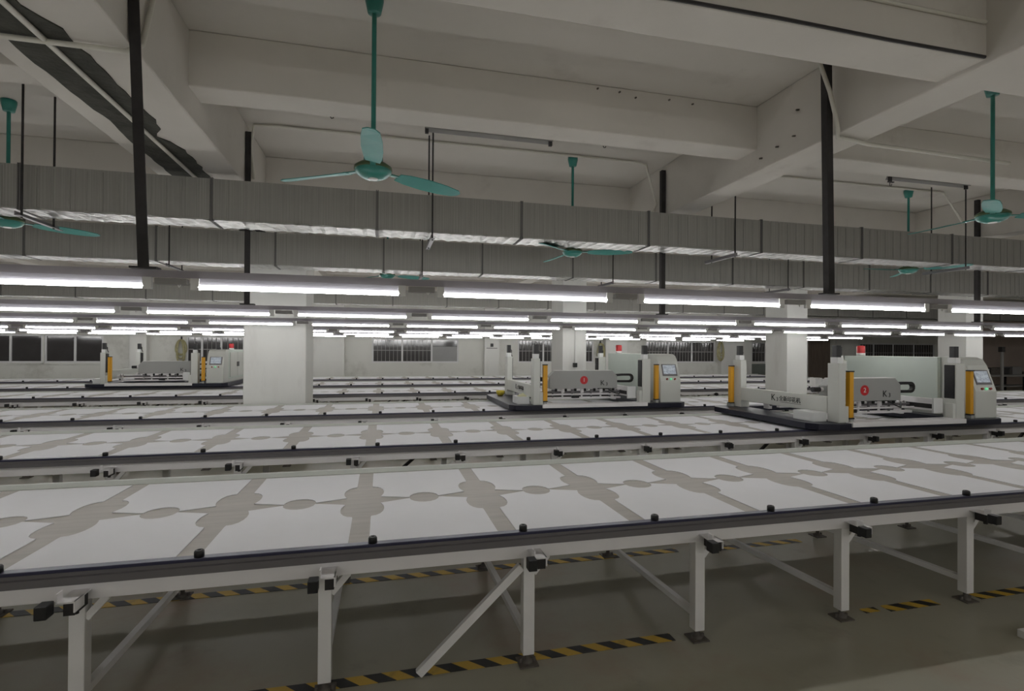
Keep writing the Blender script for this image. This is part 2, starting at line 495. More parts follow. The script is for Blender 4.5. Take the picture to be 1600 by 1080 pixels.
# unlit batten fixtures on the back of the second cross beam
for x0, x1, lab in ((.34, 1.53, 'unlit grey batten lamp tray under the cross beam right of the hanging fan'), (5.2, 6.36, 'unlit grey batten lamp tray under the beam at far right')):
    t = empty('batten_lamp', (x0 * K, 4.43 * K, kz(3.49)), label=lab, cat='lamp', group='unlit batten trays')
    MB().prism([(-.045, -.03), (-.02, .015), (.02, .015), (.045, -.03), (.041, -.03), (.017, .011), (-.017, .011), (-.041, -.03)], 'x', 0, x1 - x0).build('tray', 'plug', t)
    for xx in (.0, x1 - x0 - .03):
        MB().box(xx, xx + .03, -.014, .014, -.06, -.005).build('lamp_holder', 'darksteel', t)

# ------------------------------------------------------------------ hanger posts (dark angle iron)
def post(x, y, z0, z1, label, rot=0, lean=0):
    t = empty('hanger_post', (x, y, z0), label=label, cat='post', group='dark hanger posts carrying the light rails')
    h = z1 - z0
    s = .028
    MB().add([(-s, -s, 0), (s, -s, 0), (s, -s + .008, 0), (-s + .008, -s + .008, 0), (-s + .008, s, 0), (-s, s, 0)] +
             [(-s + lean, -s, h), (s + lean, -s, h), (s + lean, -s + .008, h), (-s + .008 + lean, -s + .008, h), (-s + .008 + lean, s, h), (-s + lean, s, h)],
             [(0, 1, 2, 3, 4, 5), (11, 10, 9, 8, 7, 6)] + [(i, (i + 1) % 6, (i + 1) % 6 + 6, i + 6) for i in range(6)]).build('angle_bar', 'darksteel', t)
    MB().box(-.07, .07, -.035, .035, 0, .012).build('foot_plate', 'darksteel', t)
post(-1.33, 3.46, 2.085, CEIL, 'thick dark steel post hanging in front of the ducts at left', lean=-.08)
post(3.465, 3.46, 2.085, CEIL - .05, 'dark steel angle post at right beside the bent white conduit', lean=-.035)
post(-1.39, 6.11, 2.085, CEIL - .1, 'dark post behind the front duct, above the white column')
post(3.51, 6.11, 2.085, CEIL - .08, 'dark post behind the front duct, right of the middle fan')
post(8.88, 6.11, 2.085, CEIL - .06, 'dark post at far right, behind the right fan')

# ------------------------------------------------------------------ ducts
SEC = 1.43 * K
def duct(name_label, yf, depth, z0, z1, x_seam, xa, xb):
    t = empty('air_duct', (0, yf, z0), label=name_label, cat='duct')
    h = z1 - z0
    k0 = math.floor((xa - x_seam) / SEC)
    k1 = math.ceil((xb - x_seam) / SEC)
    side = MB(); 
    base = MB().box(.012, SEC - .012, 0, depth, 0.012, h)
    # shallow standing ribs on the front sheet
    for j in range(1, 12):
        x = SEC * j / 12
        base.box(x - .003, x + .003, -.004, 0, .02, h - .02)
    proto = base.build('duct_section', 'galv', t, (x_seam + k0 * SEC, 0, 0))
    fl = MB()
    fl.box(-.013, -.004, -.010, depth + .010, -.010, h + .010).box(.004, .013, -.010, depth + .010, -.010, h + .010).box(-.004, .004, -.004, depth, .0, h)
    fproto = fl.build('flange', 'flange', t, (x_seam + k0 * SEC, 0, 0))
    # foil lagging under the section, crinkled
    fo = MB()
    nx, ny = 36, 5
    rnd = random.Random(3)
    vv = []
    for i in range(nx + 1):
        for j in range(ny + 1):
            vv.append((.02 + (SEC - .04) * i / nx, -.006 + (depth + .012) * j / ny, .004 + rnd.uniform(-.007, .0) - (.007 if i % 3 == 0 else 0)))
    fo.add(vv, [(i * (ny + 1) + j, (i + 1) * (ny + 1) + j, (i + 1) * (ny + 1) + j + 1, i * (ny + 1) + j + 1) for i in range(nx) for j in range(ny)])
    # folded front and back lips
    fo.box(.02, SEC - .02, -.006, .0, 0, .012)
    foproto = fo.build('foil_lagging', 'foil', t, (x_seam + k0 * SEC, 0, 0))
    for k in range(k0 + 1, k1 + 1):
        for p in (proto, fproto, foproto):
            dup(p, t, (x_seam + k * SEC, 0, 0))
    return t
duct('nearest long galvanised duct hanging across the room', 5.18 * K, .32 * K, kz(2.765), kz(3.135), -.05 * K, -7, 13)
duct('second galvanised duct, behind the nearest duct', 7.70 * K, .34 * K, kz(2.745), kz(3.19), .02 * K, -9, 17)
duct('farthest galvanised duct, low behind the tube lights', 14.2 * K, .34 * K, kz(2.76), kz(3.16), .3, -14, 22)

# threaded rods carrying the ducts
def rod_frame(x, y, depth, z, label):
    t = empty('duct_hanger', (x, y, z), label=label, cat='hanger', group='rod hangers of the ducts')
    for yy in (-.06, depth + .06):
        MB().tube([(0, yy, -.09), (0, yy, CEIL - z - .001)], .009, 6).build('rod', 'darksteel', t)
    MB().prism([(-.02, -.082), (.02, -.082), (.02, -.076), (-.014, -.076), (-.014, -.045), (-.02, -.045)], 'y', -.12, depth + .18).build('angle_bracket', 'gray_rail', t)
for i, (x, lab) in enumerate(((-2.86, 'at left of the thick dark post'), (.47, 'right of the hanging fan'), (3.85, 'left of the right dark post'), (7.25, 'at far right, beside the right fan'))):
    rod_frame(x * K, 5.18 * K, .32 * K, kz(2.765), 'thin rod hanger of the nearest duct, ' + lab)
for i, (x, lab) in enumerate(((-2.67, 'by the thick left post'), (.56, 'below the hanging fan'), (3.53, 'right of the middle fan'), (6.8, 'left of the right dark post'))):
    rod_frame(x * K, 7.70 * K, .34 * K, kz(2.745), 'thin rod hanger of the second duct, ' + lab)

# ------------------------------------------------------------------ ceiling fans
def make_fan(top, zm):
    t = empty('ceiling_fan', (0, 0, 0))
    h = top
    MB().lathe([(.0, h - .001), (.062, h - .001), (.062, h - .03), (.045, h - .11), (.02, h - .115), (0, h - .115)], 20).build('canopy', 'teal', t)
    MB().tube([(0, 0, zm + .10), (0, 0, h - .11)], .016, 12).build('down_rod', 'teal', t)
    MB().lathe([(0, zm + .135), (.05, zm + .13), (.062, zm + .10), (.066, zm + .055), (.06, zm + .045), (0, zm + .045)], 22).build('coupling_cover', 'teal', t)
    MB().lathe([(0, zm + .05), (.09, zm + .045), (.125, zm + .02), (.127, zm + .004), (.12, zm)], 28).build('ring', 'olive', t)
    mo = MB().lathe([(.12, zm + .002), (.122, zm - .012), (.10, zm - .036), (.06, zm - .056), (0, zm - .06)], 28).build('motor_housing', 'teal', t)
    MB().lathe([(0, zm - .0635), (.03, zm - .0625), (.034, zm - .056), (0, zm - .056)], 18).build('badge', 'white', mo)
    b = MB()
    # twisted tapering blade along +x
    st = [(.19, .045, .10), (.27, .058, .14), (.42, .066, .16), (.58, .062, .14), (.70, .048, .10), (.735, .02, .06)]
    vv = []
    for r, wd, tw in st:
        for s_ in (-1, 1):
            for dz in (-.003, .003):
                vv.append((r, s_ * wd, zm - .004 - .012 * (r - .19) + -s_ * wd * tw * 1.8 + dz))
    ff = []
    for i in range(len(st) - 1):
        a, c = i * 4, (i + 1) * 4
        ff += [(a, a + 2, c + 2, c), (a + 1, c + 1, c + 3, a + 3), (a, c, c + 1, a + 1), (a + 2, a + 3, c + 3, c + 2)]
    ff += [(0, 1, 3, 2), (20, 22, 23, 21)]
    b.add(vv, ff)
    ir = MB().bar((.11, 0, zm + .0), (.23, 0, zm - .002), .035, .008)
    for k in range(3):
        o = b.build('blade', 'tealblade', t) if k == 0 else dup(o, t)
        o.rotation_euler = (0, 0, math.radians(30 + 120 * k))
        q = ir.build('blade_iron', 'teal', t) if k == 0 else dup(q, t)
        q.rotation_euler = o.rotation_euler
    return t
fan0 = make_fan(CEIL, kz(2.765))
FANS = [((-.06, 3.45), 30, 'green ceiling fan hanging nearest, upper middle of the view'),
        ((4.92, 3.27), 93, 'green ceiling fan at far right below the deep beam'),
        ((-3.31, 5.74), 40, 'green ceiling fan at far left behind the rod'),
        ((2.15, 5.77), -20, 'green ceiling fan half hidden by the duct, middle of the room'),
        ((7.08, 5.74), 55, 'green ceiling fan half hidden by the duct, right of the right post'),
        ((.08, 8.4), 15, 'green ceiling fan just showing under the second duct')]
for i, ((x, y), rz, lab) in enumerate(FANS):
    x, y = x * K, y * K
    o = fan0 if i == 0 else dup_tree(fan0, (x, y, 0))
    o.location = (x, y, 0)
    o.rotation_euler = (0, 0, math.radians(rz - 30))
    tag(o, lab, 'fan', 'green ceiling fans')

# ------------------------------------------------------------------ light rows
PITCH_L = 1.443
ROWS_L = [(3.46, -1.072, -6.9, 26, 'nearest'), (6.11, -2.348, -9.5, 30, 'second'), (8.67, -2.508, -11, 32.0, 'third'),
          (-.7, -1.0, -8, 10, 'behind'), (-3.2, -1.6, -8, 10, 'rear'), (12.1, -.913, -12.6, 14.7, 'fourth'), (14.65, -.99, -13.6, 14.7, 'fifth'), (17.25, -.824, -14.6, 14.4, 'farthest')]
ZT = 1.988
def make_tube_light():
    t = empty('tube_light', (0, 0, 0))
    MB().tube([(.02, 0, ZT), (1.18, 0, ZT)], .0135, 10).build('tube', 'tube', t)
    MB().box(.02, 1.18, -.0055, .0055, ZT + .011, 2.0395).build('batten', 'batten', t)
    for a, b in ((-.02, .025), (1.175, 1.22)):
        MB().box(a, b, -.013, .013, ZT - .018, 2.0395).build('lamp_holder', 'white', t)
    return t
tl0 = None
for ri, (y, x0, xa, xb, nm) in enumerate(ROWS_L):
    rail = empty('light_rail', (0, y, 0), label='%s long grey rail carrying a row of lit tube lights' % {'nearest': 'nearest', 'farthest': 'farthest'}.get(nm, nm + ' nearest'), cat='rail', group='light rails')
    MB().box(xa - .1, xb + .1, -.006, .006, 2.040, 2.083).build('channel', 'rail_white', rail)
    k0 = math.ceil((xa - x0) / PITCH_L)
    k1 = math.floor((xb - 1.2 - x0) / PITCH_L)
    lst = []
    bx = None
    for k in range(k0, k1 + 1):
        if tl0 is None:
            tl0 = o = make_tube_light()
            o.location = (x0 + k * PITCH_L, y, 0)
        else:
            o = dup_tree(tl0, (x0 + k * PITCH_L, y, 0))
        lst.append(o)
        # ballast box hung in the gap
        if bx is None:
            bx = MB().box(-.085, .085, -.024, .024, 1.998, 2.034).build('ballast_box', 'plug', rail, (x0 + k * PITCH_L - .11, 0, 0), bevel=.004)
            cl = MB().tube([(0, 0, 2.03), (.02, -.01, 1.985), (.045, 0, 2.03)], .005, 6).build('wire_loop', 'white', rail, (x0 + k * PITCH_L - .1, 0, 0))
        else:
            dup(bx, rail, (x0 + k * PITCH_L - .12, 0, 0))
            dup(cl, rail, (x0 + k * PITCH_L - .1, 0, 0))
    if nm in ('behind', 'rear'):
        rail['label'] = 'long grey rail of tube lights behind the viewer, %s' % ('nearer the viewer' if nm == 'behind' else 'by the rear wall')
    rown = nm + ' row of lights' if nm in ('nearest', 'farthest') else nm + ' nearest row of lights'
    SERIES.append((lst, 'white tube light, {} from left, ' + rown, 'tube light', 'tube lights of the ' + rown,
                   'lit white tube light beyond the visible part of the ' + rown, False))

# ------------------------------------------------------------------ printing tables
PP = .75
MACHINES = [(4.86, 5.19), (1.88, 7.736), (-6.40, 13.63)]
TABLES = [(2.62, -.784, -4.6, 9.4, 'nearest'), (5.19, -.780, -6.4, 13.4, 'second'), (7.736, -.76, -9.4, 19.0, 'third'),
          (11.09, -.735, -11.5, 14.6, 'fourth'), (13.63, -.726, -13.2, 14.6, 'fifth'), (16.18, -.71, -14.6, 14.4, 'farthest')]
TOP = .677
def panel_poly(front):
    """outline of a shirt-shaped panel, local x across, local y away from the centre line"""
    hem = .755 if front else .715
    half = [(.092, .012), (.12, .020), (.27, .072), (.262, .095), (.252, .14), (.250, .19), (.256, .24), (.272, .285), (.295, .312), (.322, .322), (.325, .34), (.325, hem)]
    neck = []
    for k in range(0, 9):
        a = math.pi * k / 8
        neck.append((-.092 * math.cos(a), .012 + .098 * math.sin(a)))
    pts = neck + half[1:] + [(-x, y) for x, y in reversed(half[1:])]
    return pts
def panel_mesh(front):
    p = panel_poly(front)
    s = -1 if front else 1
    mb = MB()
    mb.prism([(x, y * s) for x, y in p], 'z', 0, .004)
    me = mb.mesh('fabric_panel', MT['fabric'])
    bm = bmesh.new(); bm.from_mesh(me)
    bmesh.ops.triangulate(bm, faces=[f for f in bm.faces if len(f.verts) > 4])
    bm.to_mesh(me); bm.free()
    return me
PANEL = {True: panel_mesh(True), False: panel_mesh(False)}

def screw_foot():
    mb = MB()
    mb.box(-.05, .05, -.05, .05, 0, .008)
    mb.lathe([(.03, .008), (.03, .02), (.014, .022), (.014, .085)], 10)
    for sx in (-1, 1):
        mb.lathe([(.009, .008), (.009, .026), (0, .026)], 8, c=(.036 * sx, .0))
    return mb
proto = {}
def make_table(yf, nut_x, xa, xb, nm):
    lab = {'nearest': 'nearest long printing table with grey top, black front rail and silver legs',
           'farthest': 'farthest long printing table, by the window wall',
           'second': 'second nearest long printing table, just behind the nearest one',
           'third': 'third nearest long printing table, in front of the white columns',
           'fourth': 'fourth nearest long printing table, just behind the white columns',
           'fifth': 'fifth nearest long printing table, next to the farthest one'}[nm]
    t = empty('printing_table', (0, yf, 0), label=lab, cat='table', group='long printing tables')
    MB().box(xa, xb, .03, 1.56, .625, TOP).build('tabletop', 'board', t)
    MB().box(xa, xb, .022, .062, TOP - .03, TOP + .0004).build('edge_strip', 'edge_tape', t)
    MB().box(xa, xb, -.022, .022, .684, .70).build('guide_rail', 'navy', t, bevel=.003)
    MB().prism([(-.028, .632), (.03, .632), (.03, .684), (-.018, .684), (-.018, .668), (-.028, .664)], 'x', xa, xb).build('rail_channel', 'gray_rail', t)
    MB().box(xa, xb, -.005, .055, .558, .632).build('front_beam', 'silver', t, bevel=.003)
    MB().prism([(1.545, .60), (1.64, .60), (1.64, .698), (1.60, .70), (1.552, .682), (1.545, .682)], 'x', xa, xb).build('back_lip', 'palelip', t)
    MB().box(xa, xb, 1.21, 1.27, .558, .625).build('back_beam', 'silver', t)
    if 'pin' not in proto:
        proto['pin'] = MB().lathe([(0, 0), (.021, 0), (.021, .024), (.017, .030), (.009, .030), (.009, .024), (0, .024)], 14).build('stop_pin', 'black', t)
        proto['leg'] = MB().box(-.03, .03, -.03, .03, .055, .558).build('leg', 'legpaint', t, bevel=.003)
        proto['foot'] = screw_foot().build('screw_foot', 'rust', proto['leg'])
        proto['stretcher'] = MB().bar((0, .055, .135), (0, 1.225, .10), .035, .035).build('stretcher', 'legpaint', t)
        proto['gusset'] = MB().bar((.028, .025, .47), (.105, .025, .558), .03, .03).build('gusset', 'legpaint', t)
        proto['crossbar'] = MB().box(-.02, .02, .05, 1.24, .585, .625).build('crossbar', 'silver', t)
        proto['bracket'] = MB().box(-.012, .055, -.13, .0, .598, .604).box(.05, .056, -.13, -.06, .56, .604).box(-.012, -.006, -.13, -.09, .598, .64).build('end_bracket', 'silver', t)
        proto['block'] = MB().box(-.055, -.012, -.19, -.135, .565, .62).build('rubber_block', 'black', proto['bracket'], bevel=.004)
        proto['clamp'] = MB().box(.01, .05, -.12, -.02, .545, .597).lathe([(.012, .53), (.012, .545), (0, .545)], 8, c=(.03, -.07)).build('clamp', 'darksteel', proto['bracket'])
        fresh = True
    else:
        fresh = False
    def put(key, loc):
        nonlocal fresh
        o = proto[key]
        if not (fresh and key not in used):
            o = dup(proto[key], t)
            for g in list(proto[key].children):
                dup(g, o)
        used.add(key)
        o.location = loc
        return o
    used = set()
    k = math.ceil((xa - nut_x) / PP)
    while nut_x + k * PP < xb:
        if any(abs(mo[1] - yf) < .1 and mo[0] - .1 < nut_x + k * PP < mo[0] + 3.0 for mo in MACHINES):
            k += 1
            continue
        put('pin', (nut_x + k * PP, 0, .70)); k += 1
    k = math.ceil(xa + .25 + .3)
    n0 = k
    while -.25 + k < xb - .1:
        x = -.25 + k
        put('leg', (x, .028, 0))
        put('leg', (x, 1.24, 0))
        put('stretcher', (x, 0, 0))
        put('gusset', (x, 0, 0))
        put('crossbar', (x, 0, 0))
        put('bracket', (x + .0, 0, 0))
        k += 1
    # long diagonal braces in the front leg plane, every fifth leg
    for x in (.71, .71 + 5, .71 - 5, 10.71):
        if xa + .7 < x < xb - .2:
            MB().bar((x, -.012 + .028, .51), (x - .52, .016, .03), .03, .04).build('diagonal_brace', 'legpaint', t)
            MB().bar((x - .1, 1.24, .50), (x - .62, 1.24, .06), .03, .035).build('diagonal_brace', 'darksteel', t)
    # fabric panels lying on the board
    for front in (True, False):
        lst = []
        cx = -.852 + (nut_x + .784) + PP / 2
        k = math.ceil((xa + .4 - cx) / PP)
        while cx + k * PP < xb - .4:
            x = cx + k * PP
            o = bpy.data.objects.new('fabric_panel', PANEL[front])
            COL.objects.link(o)
            o.location = (x, yf + .80, TOP + .001)
            lst.append(o); k += 1
        r_ = 'front' if front else 'back'
        tn = nm + ' table' if nm in ('nearest', 'farthest') else nm + ' nearest table'
        SERIES.append((lst, 'white fabric panel, {} from left, %s row of %s' % (r_, tn), 'fabric panel',
                       'white fabric panels on the printing tables', 'white shirt-shaped fabric panel out of sight in the %s row of the %s' % (r_, tn), True))
    return t
for T_ in TABLES:
    make_table(*T_)

# ------------------------------------------------------------------ hazard tape on the floor
def tape(xa, xb, y, label, wid=.075):
    mb = MB()
    nseg = 24
    for s_ in (0,):
        vv = []
        for i in range(nseg + 1):
            x = xa + (xb - xa) * i / nseg
            jit = random.uniform(-.002, .002)
            vv += [(x - xa, -wid / 2 + jit, .001), (x - xa, wid / 2 + jit, .001), (x - xa, wid / 2 + jit, .003), (x - xa, -wid / 2 + jit, .003)]
        ff = []
        for i in range(nseg):
            a, b = i * 4, i * 4 + 4
            ff += [(a, a + 1, b + 1, b), (a + 3, b + 3, b + 2, a + 2), (a, b, b + 3, a + 3), (a + 1, a + 2, b + 2, b + 1)]
        ff += [(0, 3, 2, 1), (nseg * 4, nseg * 4 + 1, nseg * 4 + 2, nseg * 4 + 3)]
        mb.add(vv, ff)
    tag(mb.build('floor_tape', 'tape', None, (xa, y, 0)), label, 'floor tape', 'yellow and black floor tapes')
tape(-1.2, 1.62, 2.692, 'yellow and black hazard tape on the floor ending at the fourth front leg')
tape(2.95, 3.06, 2.68, 'tiny scrap of hazard tape on the floor by the fifth front leg', .05)
tape(3.12, 3.52, 2.672, 'short worn piece of hazard tape on the floor between the right legs')
tape(3.86, 4.9, 2.665, 'worn hazard tape on the floor at far right past the last leg')
tape(-2.8, 2.35, 3.845, 'long hazard tape on the floor along the rear feet of the nearest table')
tape(2.55, 3.5, 3.80, 'faded hazard tape on the floor behind the right legs')

# ------------------------------------------------------------------ printing machines
def arc_poly(cx, cz, r, a0, a1, n=8):
    return [(cx + r * math.cos(math.radians(a0 + (a1 - a0) * i / n)), cz + r * math.sin(math.radians(a0 + (a1 - a0) * i / n))) for i in range(n + 1)]
def make_machine(ox, oy, hx, num, label, tray=True, marks=True):
    t = empty('printing_machine', (ox, oy, 0), label=label, cat='printing machine', group='flatbed printing machines')
    W0 = 1.16
    # chassis ring on the rails
    base = MB()
    z0, z1 = .712, .787
    base.prism([(0, 0), (.07, -.13), (.30, -.20), (.47, -.20), (.47, .0), (.47, 1.62), (.47, 1.86), (.1, 1.86), (0, 1.74)], 'z', z0, z1)
    base.prism([(2.2, -.20), (2.80, -.20), (2.92, -.10), (2.92, 1.74), (2.82, 1.86), (2.2, 1.86)], 'z', z0, z1)
    base.box(.47, 2.2, -.20, -.01, z0, .742)
    base.box(.47, 2.2, 1.68, 1.86, z0, z1)
    ch = base.build('chassis', 'chassis', t, bevel=.006)
    for x, y in ((.42, -.0), (2.55, -.0), (.42, 1.62), (2.55, 1.62)):
        MB().tube([(x, y - .015, .706), (x, y + .015, .706)], .006, 10).build('guide_wheel', 'darksteel', ch)
    MB().box(.47, 2.2, -.215, -.02, .744, .80).build('front_plate', 'silver', t, bevel=.004)
    # lift columns
    for nm, x0, x1, y0, y1, inner in (('fl', .35, .45, -.13, .03, 1), ('fr', 2.15, 2.29, -.13, .03, -1), ('rl', .35, .45, 1.60, 1.78, 1), ('rr', 2.15, 2.29, 1.60, 1.78, -1)):
        c = MB().box(x0, x1, y0, y1, z1, 1.487).build('lift_column', 'machine', t, bevel=.006)
        xm = (x0 + x1) / 2
        ym = (y0 + y1) / 2
        MB().box(xm - .04, xm + .04, ym - .05, ym + .05, 1.487, 1.558).build('column_cap', 'machine_white', c, bevel=.004)
        mt = MB().box(xm - .034, xm + .034, ym - .034, ym + .034, 1.558, 1.70).build('servo_motor', 'black', c, bevel=.004)
        MB().tube([(xm + .034, ym, 1.62), (xm + .055, ym, 1.60), (xm + .05, ym + .01, 1.54), (xm + .07, ym + .02, 1.49)], .008, 6).build('motor_cable', 'black', mt)
        xs = x1 if inner > 0 else x0
        b = MB().box(xs - .003, xs + .003, y0 + .018, y1 - .018, 1.04, 1.465)
        for j in range(22):
            zz = 1.045 + j * .019
            b.box(xs - .004 if inner > 0 else xs - .012, xs + .012 if inner > 0 else xs + .004, y0 + .02, y1 - .02, zz, zz + .015)
        b.build('bellows', 'black', c)
        MB().box(x1 + .002 if inner > 0 else x0 - .05, x1 + .05 if inner > 0 else x0 - .002, y0 + .005, y0 + .10, z1, .98).build('column_bracket', 'machine', c, bevel=.003)
    # side beams along the depth
    sb = MB().box(.35, .42, .035, 1.595, .885, 1.082).build('side_beam', 'machine', t, bevel=.01)
    if marks:
        text('beam_lettering', 'K', 'ink', sb, (.3485, .93, .99), (math.pi / 2, 0, -math.pi / 2), .125)
        text('beam_lettering', '3', 'ink', sb, (.3485, .855, .972), (math.pi / 2, 0, -math.pi / 2), .075)
        text('beam_lettering', '全新印花机', 'ink', sb, (.3485, .635, .987), (math.pi / 2, 0, -math.pi / 2), .075)
        MB().box(.3475, .35, .44, .80, .942, .946).build('lettering_underline', 'ink', sb)
    rb = MB().box(1.98, 2.06, .02, 1.595, .96, 1.03).box(1.995, 2.045, .02, 1.595, .875, .90).build('clamp_beam', 'silver', t, bevel=.004)
    MB().box(2.0, 2.04, .03, 1.58, .90, .96).build('recess_shade', 'darksteel', rb)  # dark bar between the flanges, stands in for shade under the beam
    MB().box(1.95, 2.10, -.005, .02, .85, 1.04).build('end_plate', 'machine_white', rb, bevel=.003)
    # screen clamps on both side beams
    for x, s_ in ((.53, 1), (1.90, -1)):
        for y in (.42, 1.25):
            c = MB().box(x - .03, x + .03, y - .05, y + .05, .80, .90).box(x - .018, x + .018, y - .02, y + .02, .90, .99).build('screen_clamp', 'silver', t, bevel=.003)
            MB().tube([(x, y - .07, .86), (x, y + .07, .86)], .016, 8).build('clamp_cylinder', 'darksteel', c)
            MB().tube([(x + .02, y, .93), (x + .05, y - .03, .97), (x + .07, y - .02, .91)], .006, 6).build('air_hose', 'black', c)
    # carriage rails across
    MB().box(.46, 2.14, .40, .46, .90, .96).build('carriage_rail', 'silver', t, bevel=.003)
    MB().box(.46, 2.14, 1.30, 1.36, .90, .96).build('carriage_rail', 'silver', t, bevel=.003)
    MB().box(.60, 1.98, .30, .36, .825, .855).build('squeegee_bar', 'silver', t)
    MB().box(.60, 1.98, 1.10, 1.16, .825, .855).build('squeegee_bar', 'silver', t)
    MB().box(.72, 1.9, .62, .70, .83, .875).build('flood_bar', 'darksteel', t)
    for j in range(7):
        xx = hx + .08 + j * .165
        kb = MB().box(xx - .012, xx + .012, .28, .30, .855, .965).box(xx - .02, xx + .03, .27, .295, .93, .985).build('squeegee_holder', 'silver' if j % 2 else 'gray_rail', t, bevel=.002)
        MB().lathe([(0, .955), (.02, .955), (.022, .99), (.012, .998), (0, .998)], 10, c=(xx + .05, .27)).build('knob', 'black', kb)
    MB().tube([(.62, .27, .90), (1.97, .27, .90)], .012, 8).build('guide_rod', 'silver', t)
    MB().tube([(.62, .34, .935), (1.97, .34, .935)], .016, 8).build('guide_rod', 'gray_rail', t)
    MB().box(hx + .4, hx + .52, .255, .30, .845, .88).build('sensor', 'black', t)
    MB().tube([(hx + W0 - .15, .26, .99), (hx + W0 - .05, .22, .93), (hx + W0 + .05, .24, .90), (hx + W0 + .12, .30, .97)], .008, 6).build('air_hose', 'black', t)
    # carriage cover
    W_ = 1.16
    c = MB().prism([(hx, 1.0), (hx + W_, 1.0), (hx + W_, 1.20), (hx + W_ - .09, 1.288), (hx + .09, 1.288), (hx, 1.20)], 'y', .20, .33).build('carriage_cover', 'machine_gray', t, bevel=.006)
    MB().box(hx + .09, hx + W_ - .09, .197, .335, 1.286, 1.292).build('cover_edge', 'machine_white', c)
    if num:
        MB().tube([(hx + W_ * .50, .198, 1.135), (hx + W_ * .50, .201, 1.135)], .066, 28).build('number_disc', 'red', c)
        text('disc_number', num, 'white', c, (hx + W_ * .50, .1965, 1.135), (math.pi / 2, 0, 0), .085)
    text('cover_lettering', 'K', 'ink', c, (hx + W_ * .775, .1985, 1.085), (math.pi / 2, 0, 0), .115)
    text('cover_lettering', '3', 'ink', c, (hx + W_ * .84, .1985, 1.068), (math.pi / 2, 0, 0), .075)
    m = MB().tube([(hx - .15, .27, 1.15), (hx - .045, .27, 1.15)], .032, 12).build('drive_motor', 'black', c)
    MB().tube([(hx - .045, .27, 1.15), (hx + .0, .27, 1.15)], .026, 12).build('gearbox', 'silver', m)
    # cable chain loop
    xe = hx + W_
    pts = [(xe - .02, .30, 1.205), (xe + .12, .30, 1.215)] + [(xe + .26 + .055 * math.cos(a), .30, 1.16 + .055 * math.sin(a)) for a in [math.pi / 2 - i * math.pi / 8 for i in range(9)]] + [(xe + .1, .30, 1.106), (xe - .02, .30, 1.108)]
    cc = MB()
    for a, b in zip(pts[:-1], pts[1:]):
        cc.bar(a, b, .05, .036)
    cc.build('cable_chain', 'black', t)
    # light curtains
    for x, y in ((.50, -.14), (2.37, -.14)) + (((.265, 1.72),) if num == '2' else ()):
        c = MB().box(x, x + .042, y, y + .06, .845, 1.385).box(x + .042, x + .07, y + .012, y + .05, .845, 1.385).build('light_curtain', 'yellow', t, bevel=.004)
        MB().box(x + .0, x + .07, y + .002, y + .058, 1.385, 1.40).box(x, x + .07, y + .002, y + .058, .828, .845).build('curtain_cap', 'black', c)
        MB().box(x + .01, x + .06, y + .06, y + .10, .82, .84).box(x + .01, x + .06, y + .0, y + .10, z1, .828).build('curtain_bracket', 'machine_gray', c)
    # console with sloping face, and the long cabinet behind it
    prof = [(-.13, z1), (-.13, 1.13), (-.02, 1.455), (.03, 1.53), (.10, 1.56), (.30, 1.565), (.30, z1)]
    con = MB().prism(prof, 'x', 2.47, 2.83).build('console', 'machine', t, bevel=.008)
    sl = Vector((0, .11, .325)).normalized()
    nrm = Vector((0, -.325, .11)).normalized()
    def onslope(x, s, d):
        p = Vector((x, -.13, 1.13)) + sl * s + nrm * d
        return p
    def slab(name, m, x0, x1, s0, s1, d0, d1, par):
        q = [onslope(x, s, d) for d in (d0, d1) for x, s in ((x0, s0), (x1, s0), (x1, s1), (x0, s1))]
        return MB().add(q, [(0, 3, 2, 1), (4, 5, 6, 7), (0, 1, 5, 4), (1, 2, 6, 5), (2, 3, 7, 6), (3, 0, 4, 7)]).build(name, m, par)
    bez = slab('screen_bezel', 'gray_rail', 2.525, 2.785, .085, .28, -.002, .008, con)
    slab('touch_screen', 'screen', 2.545, 2.765, .115, .265, .006, .010, bez)
    for x, mm in ((2.585, 'red_button'), (2.655, 'green_led'), (2.725, 'red_button')):
        a = onslope(x, .03, -.002)
        MB().tube([a, a + nrm * .022], .015, 14).build('button', mm, con)
    cab = MB().box(2.42, 2.83, .302, 1.78, .86, 1.557).build('cabinet', 'palegreen', t, bevel=.008)
    MB().box(2.44, 2.83, .302, 1.76, z1, .86).build('cabinet_plinth', 'machine', cab)
    MB().box(2.83, 2.845, .40, 1.05, .90, 1.5).build('cabinet_door', 'machine', cab, bevel=.003)
    MB().box(2.83, 2.845, 1.07, 1.72, .90, 1.5).build('cabinet_door', 'machine', cab, bevel=.003)
    MB().box(2.845, 2.862, .98, 1.01, 1.14, 1.26).build('door_handle', 'black', cab)
    MB().box(2.845, 2.862, 1.11, 1.14, 1.14, 1.26).build('door_handle', 'black', cab)
    bc = MB().lathe([(0, 1.557), (.06, 1.557), (.06, 1.60), (0, 1.60)], 18, c=(2.56, 1.60)).build('beacon_base', 'white', cab)
    MB().lathe([(.058, 1.60), (.06, 1.70), (.05, 1.715), (0, 1.718)], 18, c=(2.56, 1.60)).build('beacon_lens', 'red', cab)
    # junction box on the left of the chassis
    MB().box(.14, .33, .02, .34, z1, .90).build('junction_box', 'machine_white', t, bevel=.004)
    return t
make_machine(4.86, 5.19, .51, '2', 'ivory printing machine with red number disc nearest at right')
make_machine(1.88, 7.736, .71, '1', 'ivory printing machine with red number disc in the middle of the room')
make_machine(-6.40, 13.63, .96, None, 'far ivory printing machine at left, without a number disc, beside the white column')
